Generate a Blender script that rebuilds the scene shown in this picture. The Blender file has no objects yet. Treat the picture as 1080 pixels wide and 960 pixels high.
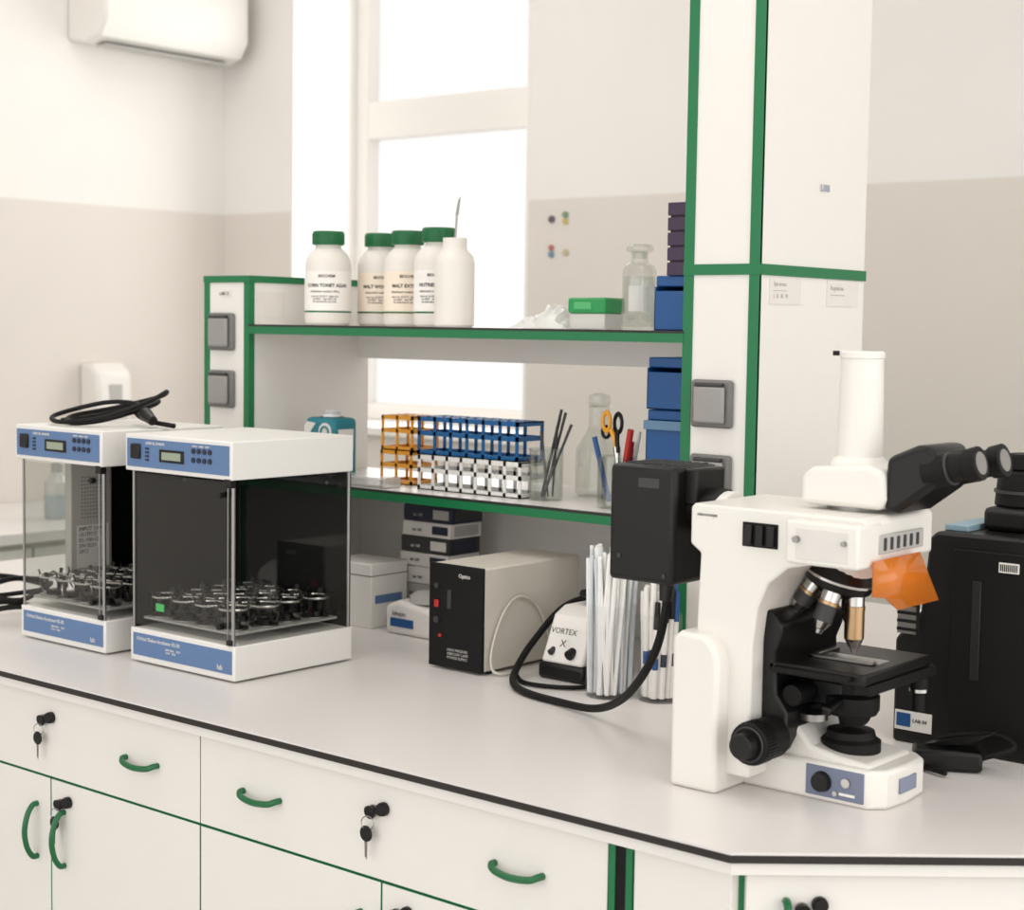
import bpy, bmesh, math, random
from mathutils import Vector, Matrix
random.seed(4)
T = 0.90   # worktop height
sc = bpy.context.scene
COL = sc.collection
try:
    sc.view_settings.view_transform = 'Standard'
except Exception:
    pass

# ------------------------------------------------------------------ materials
def lin(c):
    return tuple(((x/255)/12.92 if x/255 <= .04045 else ((x/255+.055)/1.055)**2.4) for x in c)+(1,)
def mat(name, rgb, rough=.5, metal=0., var=.04, scale=30, bump=0., trans=0., alpha=1., spec=.5, coat=0., emit=0.):
    m = bpy.data.materials.new(name); m.use_nodes = True
    nt = m.node_tree; b = nt.nodes['Principled BSDF']
    c = lin(rgb)
    tc = nt.nodes.new('ShaderNodeTexCoord'); n = nt.nodes.new('ShaderNodeTexNoise')
    n.inputs['Scale'].default_value = scale; n.inputs['Detail'].default_value = 3
    nt.links.new(tc.outputs['Object'], n.inputs['Vector'])
    mx = nt.nodes.new('ShaderNodeMix'); mx.data_type = 'RGBA'
    mx.inputs[6].default_value = tuple(max(0, x*(1-var)) for x in c[:3])+(1,)
    mx.inputs[7].default_value = tuple(min(1, x*(1+var)) for x in c[:3])+(1,)
    nt.links.new(n.outputs['Fac'], mx.inputs[0]); nt.links.new(mx.outputs[2], b.inputs['Base Color'])
    b.inputs['Roughness'].default_value = rough; b.inputs['Metallic'].default_value = metal
    b.inputs['Transmission Weight'].default_value = trans; b.inputs['Alpha'].default_value = alpha
    b.inputs['Specular IOR Level'].default_value = spec; b.inputs['Coat Weight'].default_value = coat
    return m
def thin(name, rgb, gloss=.08, rough=.03, body=0., edge=.5):
    m = bpy.data.materials.new(name); m.use_nodes = True; nt = m.node_tree
    for n in list(nt.nodes): nt.nodes.remove(n)
    o = nt.nodes.new('ShaderNodeOutputMaterial'); t = nt.nodes.new('ShaderNodeBsdfTransparent')
    t.inputs[0].default_value = lin(rgb)
    g = nt.nodes.new('ShaderNodeBsdfGlossy'); g.inputs['Roughness'].default_value = rough
    lw = nt.nodes.new('ShaderNodeLayerWeight'); lw.inputs[0].default_value = .25
    ma = nt.nodes.new('ShaderNodeMath'); ma.operation = 'MULTIPLY_ADD'; ma.inputs[1].default_value = edge; ma.inputs[2].default_value = gloss
    nt.links.new(lw.outputs['Facing'], ma.inputs[0])
    mx = nt.nodes.new('ShaderNodeMixShader'); nt.links.new(ma.outputs[0], mx.inputs[0])
    src = t
    if body:
        d = nt.nodes.new('ShaderNodeBsdfDiffuse'); d.inputs[0].default_value = lin(rgb)
        m2 = nt.nodes.new('ShaderNodeMixShader'); m2.inputs[0].default_value = body
        nt.links.new(t.outputs[0], m2.inputs[1]); nt.links.new(d.outputs[0], m2.inputs[2]); src = m2
    nt.links.new(src.outputs[0], mx.inputs[1]); nt.links.new(g.outputs[0], mx.inputs[2])
    nt.links.new(mx.outputs[0], o.inputs[0])
    return m

GREEN = mat('green_edging', (12,112,66), .45)
GREEN_D = mat('green_plastic', (10,98,54), .35)
WHITE = mat('white_laminate', (231,228,223), .45, var=.015)
TOPW = mat('worktop_laminate', (225,221,218), .32, var=.02, scale=60)
EDGE = mat('black_edge', (30,26,24), .5)
BLACK = mat('black_plastic', (15,14,14), .4, spec=.35)
BLACKM = mat('black_matte', (13,12,12), .6, spec=.25)
DARKG = mat('dark_grey', (52,52,54), .5)
GREY = mat('grey_plastic', (128,126,124), .5)
LGREY = mat('light_grey', (178,176,172), .5)
CREAM = mat('cream_metal', (212,206,195), .5)
MWHITE = mat('microscope_white', (229,226,220), .35, var=.01)
SHW = mat('shaker_white', (229,227,223), .4, var=.01)
BLUE = mat('blue_panel', (90,120,162), .5)
BLUE_D = mat('blue_plastic', (12,76,136), .4)
RACKB = mat('rack_blue', (14,90,146), .4)
RACKW = mat('rack_white', (230,230,226), .45)
RACKO = mat('rack_orange', (230,158,44), .45)
ORANGE = mat('orange_plastic', (228,120,36), .4)
RED = mat('red_plastic', (176,34,30), .4)
YEL = mat('yellow_plastic', (230,160,40), .4)
PURPLE = mat('purple_plastic', (58,38,66), .4)
TEAL = mat('teal_card', (30,124,138), .5)
NAVY = mat('navy_card', (30,36,58), .5)
CHROME = mat('chrome', (205,203,200), .22, metal=1)
STEEL = mat('steel', (150,148,146), .35, metal=1)
BRASS = mat('brass_ring', (176,146,110), .3, metal=1)
PAPER = mat('paper', (238,235,230), .7)
INK = mat('ink', (46,44,44), .7)
HDPE = mat('hdpe_bottle', (226,222,215), .4, var=.01)
LCD = mat('lcd', (150,160,140), .3)
LIME = mat('lime_sticker', (70,210,110), .6)
GLASS = thin('clear_glass', (244,246,244), .05, edge=.4)
JARG = thin('jar_plastic', (250,250,250), .02, edge=.22)
WGLASS = thin('window_glass', (254,254,254), .0, edge=.05)
ACR = thin('clear_acrylic', (244,245,244), .012, edge=.15)
PLAS = thin('cloudy_plastic', (240,240,238), .06, .2, body=.35)
ORG = thin('orange_shield', (246,160,60), .04, .1, body=.45, edge=.2)

# ------------------------------------------------------------------ mesh builder
class P:
    def __init__(s): s.v = []; s.f = []
    def _add(s, vs, fs):
        o = len(s.v); s.v += [tuple(x) for x in vs]; s.f += [tuple(i+o for i in f) for f in fs]; return s
    def box(s, x0,x1,y0,y1,z0,z1):
        return s._add([(x0,y0,z0),(x1,y0,z0),(x1,y1,z0),(x0,y1,z0),(x0,y0,z1),(x1,y0,z1),(x1,y1,z1),(x0,y1,z1)],
            [(0,3,2,1),(4,5,6,7),(0,1,5,4),(1,2,6,5),(2,3,7,6),(3,0,4,7)])
    def obox(s, c, ang, lx, ly, lz):   # rotated about z, c = centre
        ca, sa = math.cos(ang), math.sin(ang); vs = []
        for z in (-lz/2, lz/2):
            for x, y in ((-lx/2,-ly/2),(lx/2,-ly/2),(lx/2,ly/2),(-lx/2,ly/2)):
                vs.append((c[0]+x*ca-y*sa, c[1]+x*sa+y*ca, c[2]+z))
        return s._add(vs, [(0,3,2,1),(4,5,6,7),(0,1,5,4),(1,2,6,5),(2,3,7,6),(3,0,4,7)])
    def cyl(s, p0, p1, r0, r1=None, seg=24, cap=True):
        r1 = r0 if r1 is None else r1
        p0, p1 = Vector(p0), Vector(p1); d = (p1-p0).normalized()
        a = Vector((0,0,1)) if abs(d.z) < .9 else Vector((1,0,0))
        u = d.cross(a).normalized(); w = d.cross(u)
        vs = []; fs = []
        for p, r in ((p0,r0),(p1,r1)):
            for i in range(seg):
                t = 2*math.pi*i/seg; vs.append(p+u*r*math.cos(t)+w*r*math.sin(t))
        for i in range(seg):
            j = (i+1) % seg; fs.append((i,j,seg+j,seg+i))
        if cap: fs += [tuple(range(seg)), tuple(range(seg,2*seg))]
        return s._add(vs, fs)
    def lathe(s, c, prof, seg=32, capb=True, capt=True):
        vs = []; fs = []; n = len(prof)
        for r, z in prof:
            for i in range(seg):
                t = 2*math.pi*i/seg; vs.append((c[0]+r*math.cos(t), c[1]+r*math.sin(t), c[2]+z))
        for k in range(n-1):
            for i in range(seg):
                j = (i+1) % seg; fs.append((k*seg+i,k*seg+j,(k+1)*seg+j,(k+1)*seg+i))
        if capb: fs.append(tuple(range(seg)))
        if capt: fs.append(tuple(range((n-1)*seg, n*seg)))
        return s._add(vs, fs)
    def arc(s, c, R, z0, z1, a0, a1, seg=10):
        vs = []; fs = []
        for i in range(seg+1):
            t = a0+(a1-a0)*i/seg
            for z in (z0,z1): vs.append((c[0]+R*math.cos(t), c[1]+R*math.sin(t), c[2]+z))
        for i in range(seg): fs.append((2*i,2*i+2,2*i+3,2*i+1))
        return s._add(vs, fs)
    def torus(s, c, R, r, n=(0,0,1), seg=24, k=8, sx=1.):
        n = Vector(n).normalized(); a = Vector((1,0,0)) if abs(n.x) < .9 else Vector((0,0,1))
        u = n.cross(a).normalized(); w = n.cross(u); c = Vector(c); vs = []; fs = []
        for i in range(seg):
            t = 2*math.pi*i/seg; d = u*math.cos(t)*sx+w*math.sin(t)
            for j in range(k):
                q = 2*math.pi*j/k; vs.append(c+d*(R+r*math.cos(q))+n*r*math.sin(q))
        for i in range(seg):
            for j in range(k):
                fs.append((i*k+j,((i+1)%seg)*k+j,((i+1)%seg)*k+(j+1)%k,i*k+(j+1)%k))
        return s._add(vs, fs)
    def prism(s, poly, a0, a1, axis='y'):
        n = len(poly); vs = []
        for a in (a0,a1):
            for p, q in poly:
                vs.append({'y':(p,a,q),'z':(p,q,a),'x':(a,p,q)}[axis])
        fs = [tuple(range(n)), tuple(range(n,2*n))]+[(i,(i+1)%n,n+(i+1)%n,n+i) for i in range(n)]
        return s._add(vs, fs)
    def tube(s, pts, r, seg=8, res=6, taper=None):
        pts = [Vector(p) for p in pts]; q = [pts[0]*2-pts[1]]+pts+[pts[-1]*2-pts[-2]]; path = []
        for i in range(1, len(q)-2):
            for k in range(res):
                t = k/res; a,b,c,d = q[i-1],q[i],q[i+1],q[i+2]
                path.append(.5*((2*b)+(c-a)*t+(2*a-5*b+4*c-d)*t*t+(3*b-3*c+d-a)*t**3))
        path.append(pts[-1]); vs = []; fs = []; u = None; m = len(path)
        for i, p in enumerate(path):
            d = (path[min(i+1,m-1)]-path[max(i-1,0)]).normalized()
            if u is None:
                a = Vector((0,0,1)) if abs(d.z) < .9 else Vector((1,0,0)); u = d.cross(a).normalized()
            else: u = (u-d*u.dot(d)).normalized()
            w = d.cross(u); rr = r if taper is None else r+(taper-r)*i/(m-1)
            for k in range(seg):
                t = 2*math.pi*k/seg; vs.append(p+u*rr*math.cos(t)+w*rr*math.sin(t))
        for i in range(m-1):
            for k in range(seg):
                fs.append((i*seg+k,i*seg+(k+1)%seg,(i+1)*seg+(k+1)%seg,(i+1)*seg+k))
        fs += [tuple(range(seg)), tuple(range((m-1)*seg,m*seg))]
        return s._add(vs, fs)

class G:
    """one real object: an empty with mesh parts. Coordinates: x,y in the room, z above the worktop."""
    def __init__(s, name, o):
        s.e = bpy.data.objects.new(name, None); COL.objects.link(s.e)
        s.e.location = (o[0], o[1], T+o[2]); s.e.empty_display_size = .05; s.o = Vector(o)
    def add(s, name, p, m, bev=0., ang=35, bseg=2):
        me = bpy.data.meshes.new(name)
        me.from_pydata([tuple(Vector(v)-s.o) for v in p.v], [], p.f)
        bm = bmesh.new(); bm.from_mesh(me); bmesh.ops.recalc_face_normals(bm, faces=bm.faces); bm.to_mesh(me); bm.free()
        for q in me.polygons: q.use_smooth = True
        me.set_sharp_from_angle(angle=math.radians(ang))
        me.materials.append(m)
        ob = bpy.data.objects.new(name, me); COL.objects.link(ob); ob.parent = s.e
        if bev:
            b = ob.modifiers.new('bevel','BEVEL'); b.width = bev; b.segments = bseg; b.limit_method = 'ANGLE'; b.angle_limit = math.radians(40)
            b.harden_normals = False
        return ob
    def text(s, name, body, loc, rot, size, m, align='LEFT'):
        c = bpy.data.curves.new(name,'FONT'); c.body = body; c.size = size; c.extrude = .0002; c.align_x = align
        c.resolution_u = 2
        c.materials.append(m)
        ob = bpy.data.objects.new(name, c); COL.objects.link(ob); ob.parent = s.e
        ob.location = Vector(loc)-s.o; ob.rotation_euler = rot
        return ob
    def wraptext(s, name, body, c, R, z, f, size, m, off=0.):
        """text bent around a vertical cylinder, centred on direction f"""
        cu = bpy.data.curves.new(name,'FONT'); cu.body = body; cu.size = size; cu.align_x = 'CENTER'; cu.resolution_u = 2; cu.offset = off
        tmp = bpy.data.objects.new(name+'_tmp', cu); COL.objects.link(tmp)
        me = bpy.data.meshes.new_from_object(tmp); bpy.data.objects.remove(tmp); bpy.data.curves.remove(cu)
        for v in me.vertices:
            a = f+v.co.x/R; v.co = Vector((c[0]+R*math.cos(a), c[1]+R*math.sin(a), c[2]+z+v.co.y))-s.o
        me.materials.clear(); me.materials.append(m)
        ob = bpy.data.objects.new(name, me); COL.objects.link(ob); ob.parent = s.e
FRONT = (math.pi/2, 0, 0); RIGHT = (math.pi/2, 0, math.pi/2)

def solo(name, p, m, bev=0., ang=35):
    """single mesh object with world coordinates (z absolute)"""
    c = Vector((sum(v[0] for v in p.v), sum(v[1] for v in p.v), 0))/len(p.v); c.z = min(v[2] for v in p.v)
    me = bpy.data.meshes.new(name); me.from_pydata([tuple(Vector(v)-c) for v in p.v], [], p.f)
    bm = bmesh.new(); bm.from_mesh(me); bmesh.ops.recalc_face_normals(bm, faces=bm.faces); bm.to_mesh(me); bm.free()
    for q in me.polygons: q.use_smooth = True
    me.set_sharp_from_angle(angle=math.radians(ang)); me.materials.append(m)
    ob = bpy.data.objects.new(name, me); COL.objects.link(ob); ob.location = c
    if bev:
        b = ob.modifiers.new('bevel','BEVEL'); b.width = bev; b.segments = 3; b.limit_method = 'ANGLE'
    return ob

# ------------------------------------------------------------------ room
def wall_mat():
    m = bpy.data.materials.new('two_tone_wall_paint'); m.use_nodes = True; nt = m.node_tree; b = nt.nodes['Principled BSDF']
    ge = nt.nodes.new('ShaderNodeNewGeometry'); sp = nt.nodes.new('ShaderNodeSeparateXYZ')
    nt.links.new(ge.outputs['Position'], sp.inputs[0])
    r = nt.nodes.new('ShaderNodeMapRange'); r.inputs[1].default_value = 1.832; r.inputs[2].default_value = 1.838
    nt.links.new(sp.outputs['Z'], r.inputs[0])
    n = nt.nodes.new('ShaderNodeTexNoise'); n.inputs['Scale'].default_value = 3
    nt.links.new(ge.outputs['Position'], n.inputs['Vector'])
    mx = nt.nodes.new('ShaderNodeMix'); mx.data_type = 'RGBA'
    mx.inputs[6].default_value = lin((221,215,208)); mx.inputs[7].default_value = lin((237,234,230))
    nt.links.new(r.outputs[0], mx.inputs[0])
    m2 = nt.nodes.new('ShaderNodeMix'); m2.data_type = 'RGBA'; m2.blend_type = 'MULTIPLY'; m2.inputs[0].default_value = .04
    nt.links.new(mx.outputs[2], m2.inputs[6]); nt.links.new(n.outputs['Fac'], m2.inputs[7])
    nt.links.new(m2.outputs[2], b.inputs['Base Color']); b.inputs['Roughness'].default_value = .75
    bp = nt.nodes.new('ShaderNodeBump'); bp.inputs['Strength'].default_value = .06; n2 = nt.nodes.new('ShaderNodeTexNoise'); n2.inputs['Scale'].default_value = 120
    nt.links.new(ge.outputs['Position'], n2.inputs['Vector']); nt.links.new(n2.outputs['Fac'], bp.inputs['Height']); nt.links.new(bp.outputs['Normal'], b.inputs['Normal'])
    return m
WALL = wall_mat()
PLASTER = mat('white_plaster', (236,233,229), .8, var=.01)
FLOORM = mat('vinyl_floor', (186,182,177), .4, var=.06, scale=8)
XL, YB, XR, YF, CH = -4.65, 3.93, 2.6, -2.2, 3.1
WX0, WX1, WZ0, WZ1 = -4.285, -3.246, 1.10, 2.80
solo('wall_left', P().box(XL-.1, XL, YF, YB+.37, 0, CH), WALL)
solo('wall_back', P().box(XL, WX0-.012, YB, YB+.37, 0, CH).box(WX1+.012, XR, YB, YB+.37, 0, CH)
     .box(WX0-.012, WX1+.012, YB, YB+.37, 0, WZ0-.012).box(WX0-.012, WX1+.012, YB, YB+.37, WZ1+.012, CH), WALL)
solo('floor', P().box(XL-.1, XR, YF, YB+.37, -.06, 0), FLOORM)
solo('ceiling', P().box(XL-.1, XR, YF, YB+.37, CH, CH+.06), PLASTER)
solo('trim_1', P().box(WX0-.012, WX0, YB-.001, YB+.37, WZ0, WZ1).box(WX1, WX1+.012, YB-.001, YB+.37, WZ0, WZ1)
     .box(WX0-.012, WX1+.012, YB-.001, YB+.37, WZ1, WZ1+.012).box(WX0-.012, WX1+.012, YB-.03, YB+.37, WZ0-.012, WZ0+.012), PLASTER)
solo('baseboard_left', P().box(XL, XL+.012, YF, YB, 0, .08), GREY)
# window
w = G('window_1', (WX0, YB+.33, WZ0-T))
z0, z1 = WZ0+.012-T, WZ1-T
p = P().box(WX0, WX0+.06, YB+.30, YB+.36, z0, z1).box(WX1-.06, WX1, YB+.30, YB+.36, z0, z1)
p.box(WX0+.06, WX1-.06, YB+.30, YB+.36, z0, z0+.06).box(WX0+.06, WX1-.06, YB+.30, YB+.36, z1-.06, z1)
p.box(WX0+.06, WX1-.06, YB+.30, YB+.36, 1.205, 1.335)
w.add('frame', p, PLASTER, .004)
w.add('glass_pane', P().box(WX0+.06, WX1-.06, YB+.335, YB+.339, z0+.06, 1.205).box(WX0+.06, WX1-.06, YB+.335, YB+.339, 1.335, z1-.06), WGLASS)
w.add('handle', P().box(WX0+.02, WX0+.04, YB+.29, YB+.30, .62, .68).box(WX0+.022, WX0+.038, YB+.27, YB+.28, .55, .66), WHITE, .003)

# air conditioner
a = G('air_conditioner', (XL, 3.55, 2.35-T))
a.add('housing', P().prism([(XL,1.46),(XL+.10,1.44),(XL+.17,1.46),(XL+.205,1.51),(XL+.205,1.69),(XL+.18,1.73),(XL,1.73)], 3.27, 3.87, 'y'), WHITE, .012)
a.add('louvre', P().box(XL+.10, XL+.15, 3.31, 3.82, 1.437, 1.443), LGREY, .002)
# magnets
for i,(dx,dz,r,c_) in enumerate([(0,.0,.011,(96,84,92)),(.052,.012,.010,(120,150,120)),(.052,-.008,.009,(200,180,110)),(.0,-.105,.010,(110,140,160)),(.0,-.085,.009,(180,110,105)),(.055,-.10,.010,(190,180,150))]):
    solo('wall_magnet', P().cyl((-3.142+dx, YB, 1.775+dz), (-3.142+dx, YB-.006, 1.775+dz), r, seg=16), mat('magnet_%d'%i, c_, .5))
# dispenser on left wall
d = G('soap_dispenser', (XL, 3.38, .2))
d.add('body', P().prism([(XL,.18),(XL+.09,.19),(XL+.11,.25),(XL+.10,.38),(XL+.06,.41),(XL,.41)], 3.31, 3.45,'y'), WHITE, .015)
d.add('lever', P().box(XL+.09, XL+.125, 3.34, 3.42, .20, .23), LGREY, .006)
d.add('window', P().box(XL+.104, XL+.108, 3.355, 3.405, .27, .34), LGREY, .001)
# side counter along the left wall
s_ = G('side_cabinet', (-4.3, 2.4, -T))
s_.add('top', P().box(XL+.001, -3.98, .9, 3.9, -.075, -.04), TOPW, .004)
s_.add('carcass', P().box(XL+.02, -4.02, .95, 3.88, -.9, -.075), WHITE)
for k in range(5):
    s_.add('door_%d'%k, P().box(-4.02, -4.002, .96+k*.58, 1.53+k*.58, -.82, -.09), WHITE, .003)
b = G('wash_bottle', (-4.2, 2.91, -.04))
b.add('body', P().lathe((-4.2,2.91,-.04), [(.035,0),(.038,.01),(.038,.11),(.02,.135),(.014,.14)]), PLAS)
b.add('liquid', P().lathe((-4.2,2.91,-.04), [(.034,.003),(.036,.01),(.036,.07)]), mat('pale_liquid',(150,190,200),.3))
b.add('cap', P().lathe((-4.2,2.91,-.04), [(.017,.138),(.017,.165),(.005,.17)]).tube([(-4.2,2.91,.12),(-4.2,2.91,.16),(-4.17,2.89,.17),(-4.15,2.88,.15)],.003), LGREY)
b = G('tissue_dispenser', (-4.35, 2.6, -.04))
b.add('body', P().box(-4.42,-4.25,2.48,2.66,-.04,.05), WHITE, .01); b.add('slot', P().box(-4.36,-4.3,2.5,2.64,.05,.052), INK)

# ------------------------------------------------------------------ bench
B = G('lab_bench', (-1.9, 2.2, -T))
FY = 1.467; DY = 1.49
cx, cy = -.918, FY
dx_, dy_ = math.cos(math.radians(41)), math.sin(math.radians(41))
L = .80
ex, ey = cx+dx_*L, cy+dy_*L
top = [(-3.3,FY),(cx,cy),(ex,ey),(ex,3.05),(-3.3,3.05)]
def inset(poly, d):
    n = len(poly); out = []
    for i in range(n):
        p0, p1, p2 = Vector(poly[i-1]), Vector(poly[i]), Vector(poly[(i+1)%n])
        d1 = (p1-p0).normalized(); d2 = (p2-p1).normalized()
        n1 = Vector((-d1.y,d1.x)); n2 = Vector((-d2.y,d2.x)); bis = (n1+n2).normalized()
        out.append(tuple(p1+bis*(d/bis.dot(n1))))
    return out
B.add('worktop_surface', P().prism(inset(top,.0008), -.003, 0, 'z'), TOPW)
B.add('worktop_core', P().prism(top, -.0115, -.003, 'z'), EDGE)
B.add('worktop_underlay', P().prism(inset(top,.006), -.026, -.0115, 'z'), WHITE)
B.add('carcass', P().prism(inset(top,.036), -.80, -.026, 'z'), GREEN)
B.add('plinth', P().prism(inset(top,.08), -.9, -.80, 'z'), GREY)
fr = P(); hd = P(); lk = P(); km = P(); eg = P()
xs = [-3.252,-2.532,-1.812,-1.094]
def keyset(x, y, z, ux=1., uy=0., nx=0., ny=-1.):
    def q(a, o, h): return (x+ux*a+nx*o, y+uy*a+ny*o, z+h)
    lk.cyl(q(.013,0,.010), q(.013,.007,.010), .009, seg=18)
    lk.cyl(q(.013,.006,.010), q(.0135,.010,.010), .0075, .0085, seg=14)
    km.cyl(q(-.006,0,.004), q(-.006,.004,.004), .008, seg=16)
    lk.cyl(q(-.006,.004,.004), q(-.006,.010,.003), .0075, .0095, seg=14)
    km.torus(q(-.006,.012,-.010), .009, .0007, (nx+.3*ux,ny+.3*uy,0), 16, 4)
    lk.cyl(q(-.008,.011,-.024), q(-.008,.014,-.024), .0105, seg=16)
    km._add([q(-.011,.0125,-.030), q(-.005,.0125,-.030), q(-.006,.0125,-.058), q(-.010,.0125,-.054)], [(0,1,2,3)])
def handle_h(x, z, y=DY):
    hd.tube([(x-.037,y,z+.003),(x-.036,y-.008,z+.003),(x-.026,y-.014,z-.001),(x,y-.017,z-.003),(x+.026,y-.014,z-.001),(x+.036,y-.008,z+.003),(x+.037,y,z+.003)], .0045)
def handle_v(x, z, y=DY):
    hd.tube([(x,y,z-.042),(x,y-.009,z-.041),(x,y-.019,z-.026),(x,y-.024,z),(x,y-.019,z+.026),(x,y-.009,z+.041),(x,y,z+.042)], .0045)
g = .0016
def front(x0,x1,z0,z1,sides=True):
    fr.box(x0,x1,DY,DY+.016,z0,z1)
    e = .0012; ex_ = e if sides else 0
    eg.box(x0-ex_,x1+ex_,DY+.0006,DY+.015,z0-e,z1+e)
for i in range(3):
    a0, a1 = xs[i], xs[i+1]; mid = (a0+a1)/2
    front(a0+.0007, a1-.0007, -.158, -.032, False)
    front(a0+g, mid-g, -.79, -.1618)
    front(mid+g, a1-g, -.79, -.1618)
    handle_h(a0+.13, -.096); handle_h(a1-.132, -.096)
    keyset(mid-.008, DY, -.074)
    handle_v(mid-.036, -.25); handle_v(mid+.036, -.25)
    keyset(mid+.035, DY, -.20)
fr.box(-1.058, cx-.012, DY, DY+.016, -.79, -.032)
n_ = (dy_, -dx_)   # outward normal of chamfer
def ch(along, out):
    return (cx+dx_*along-n_[0]*(.024-out), cy+dy_*along-n_[1]*(.024-out))
for s0, s1 in ((.022,.40),(.403,.76)):
    c = ch((s0+s1)/2, -.008)
    fr.obox((c[0],c[1],-.411), math.radians(41), s1-s0, .016, .758)
pts = []
for o, z in ((0,-.145),(.010,-.144),(.020,-.125),(.024,-.102),(.020,-.08),(.010,-.061),(0,-.060)):
    q = ch(.065,o); pts.append((q[0],q[1],z))
hd.tube(pts,.0045)
q = ch(.088,0); keyset(q[0],q[1],-.073,dx_,dy_,n_[0],n_[1])
B.add('front_edging', eg, GREEN)
B.add('fronts', fr, WHITE, .0007, bseg=1); B.add('handles', hd, GREEN_D); B.add('locks', lk, BLACK, .0008, bseg=1); B.add('keys', km, STEEL)
B.add('corner_recess', P().box(-1.083,-1.068,DY-.001,DY+.01,-.79,-.03), BLACKM)
B.add('corner_edging', P().box(-1.092,-1.083,DY-.002,DY+.016,-.79,-.03).box(-1.068,-1.0595,DY-.002,DY+.016,-.79,-.03), GREEN)

# ------------------------------------------------------------------ reagent shelf unit
S = G('reagent_shelf_unit', (-1.9, 2.26, 0))
SY0, SY1 = 2.10, 2.42
S.add('tower', P().box(-2.538,-2.411,SY0,SY1,0,.627), WHITE)
S.add('tower_edging', P().box(-2.540,-2.525,SY0-.002,SY0+.012,0,.627).box(-2.424,-2.409,SY0-.002,SY0+.012,0,.627)
      .box(-2.541,-2.408,SY0-.003,SY1+.002,.627,.640), GREEN)
S.add('column', P().box(-1.419,-1.291,SY0,SY1,0,CH-T-.001), WHITE)
S.add('column_edging', P().box(-1.421,-1.404,SY0-.002,SY0+.012,0,CH-T-.002).box(-1.306,-1.289,SY0-.002,SY0+.004,0,CH-T-.002)
      .box(-1.303,-1.289,SY0,SY0+.005,0,CH-T-.002)
      .box(-1.4215,-1.288,SY0-.003,SY1+.002,.632,.648), GREEN)
for nm, zt in (('upper',.548),('lower',.258)):
    S.add(nm+'_shelf_edge', P().box(-2.411,-1.419,SY0-.003,SY0+.004,zt-.018,zt-.004), GREEN)
    S.add(nm+'_shelf', P().box(-2.411,-1.419,SY0+.004,SY1,zt-.018,zt-.004), WHITE)
    S.add(nm+'_shelf_top', P().box(-2.411,-1.419,SY0-.003,SY0+.006,zt-.004,zt), EDGE)
    S.add(nm+'_shelf_face', P().box(-2.411,-1.419,SY0+.006,SY1,zt-.004,zt), TOPW)
S.add('rails', P().box(-2.411,-1.419,SY1-.03,SY1-.012,.483,.53).box(-2.411,-1.419,SY1-.02,SY1-.004,0,.24), WHITE)
SOCK = mat('socket_grey',(148,146,143),.4)
def socket(x, z, nm):
    S.add(nm+'_frame', P().box(x-.036,x+.036,SY0-.010,SY0,z-.036,z+.036), mat('socket_frame',(112,110,108),.5), .009, bseg=3)
    S.add(nm+'_flap', P().box(x-.027,x+.027,SY0-.018,SY0-.010,z-.029,z+.026), SOCK, .005, bseg=3)
    S.add(nm+'_hinge', P().cyl((x-.024,SY0-.014,z+.028),(x+.024,SY0-.014,z+.028),.0035,seg=10), DARKG)
socket(-1.363,.440,'socket_1'); socket(-1.363,.328,'socket_2'); socket(-2.485,.533,'socket_3'); socket(-2.485,.423,'socket_4')
S.add('papers', P().box(-1.291,-1.2895,SY0+.03,SY0+.12,.59,.628).box(-1.291,-1.2895,SY0+.20,SY0+.30,.59,.63)
      .box(-2.411,-2.4095,SY0+.02,SY0+.09,.56,.61).box(-2.49,-2.46,SY0-.001,SY0,.60,.612), mat('aged_paper',(224,220,214),.7))
S.text('notice_print','Spis tresci\n-------------\nI.  II.  III.  IV.', (-1.2892,SY0+.04,.617), RIGHT, .009, LGREY)
S.text('notice_print_2','Regulamin\n--------------', (-1.2892,SY0+.21,.615), RIGHT, .010, LGREY)
S.text('notice','LI/III', (-1.289,SY0+.17,.765), RIGHT, .016, mat('faded_blue',(130,140,160),.6))
S.text('notice_2','LAB 12', (-2.495,SY0-.0015,.603), FRONT, .009, INK)

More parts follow.
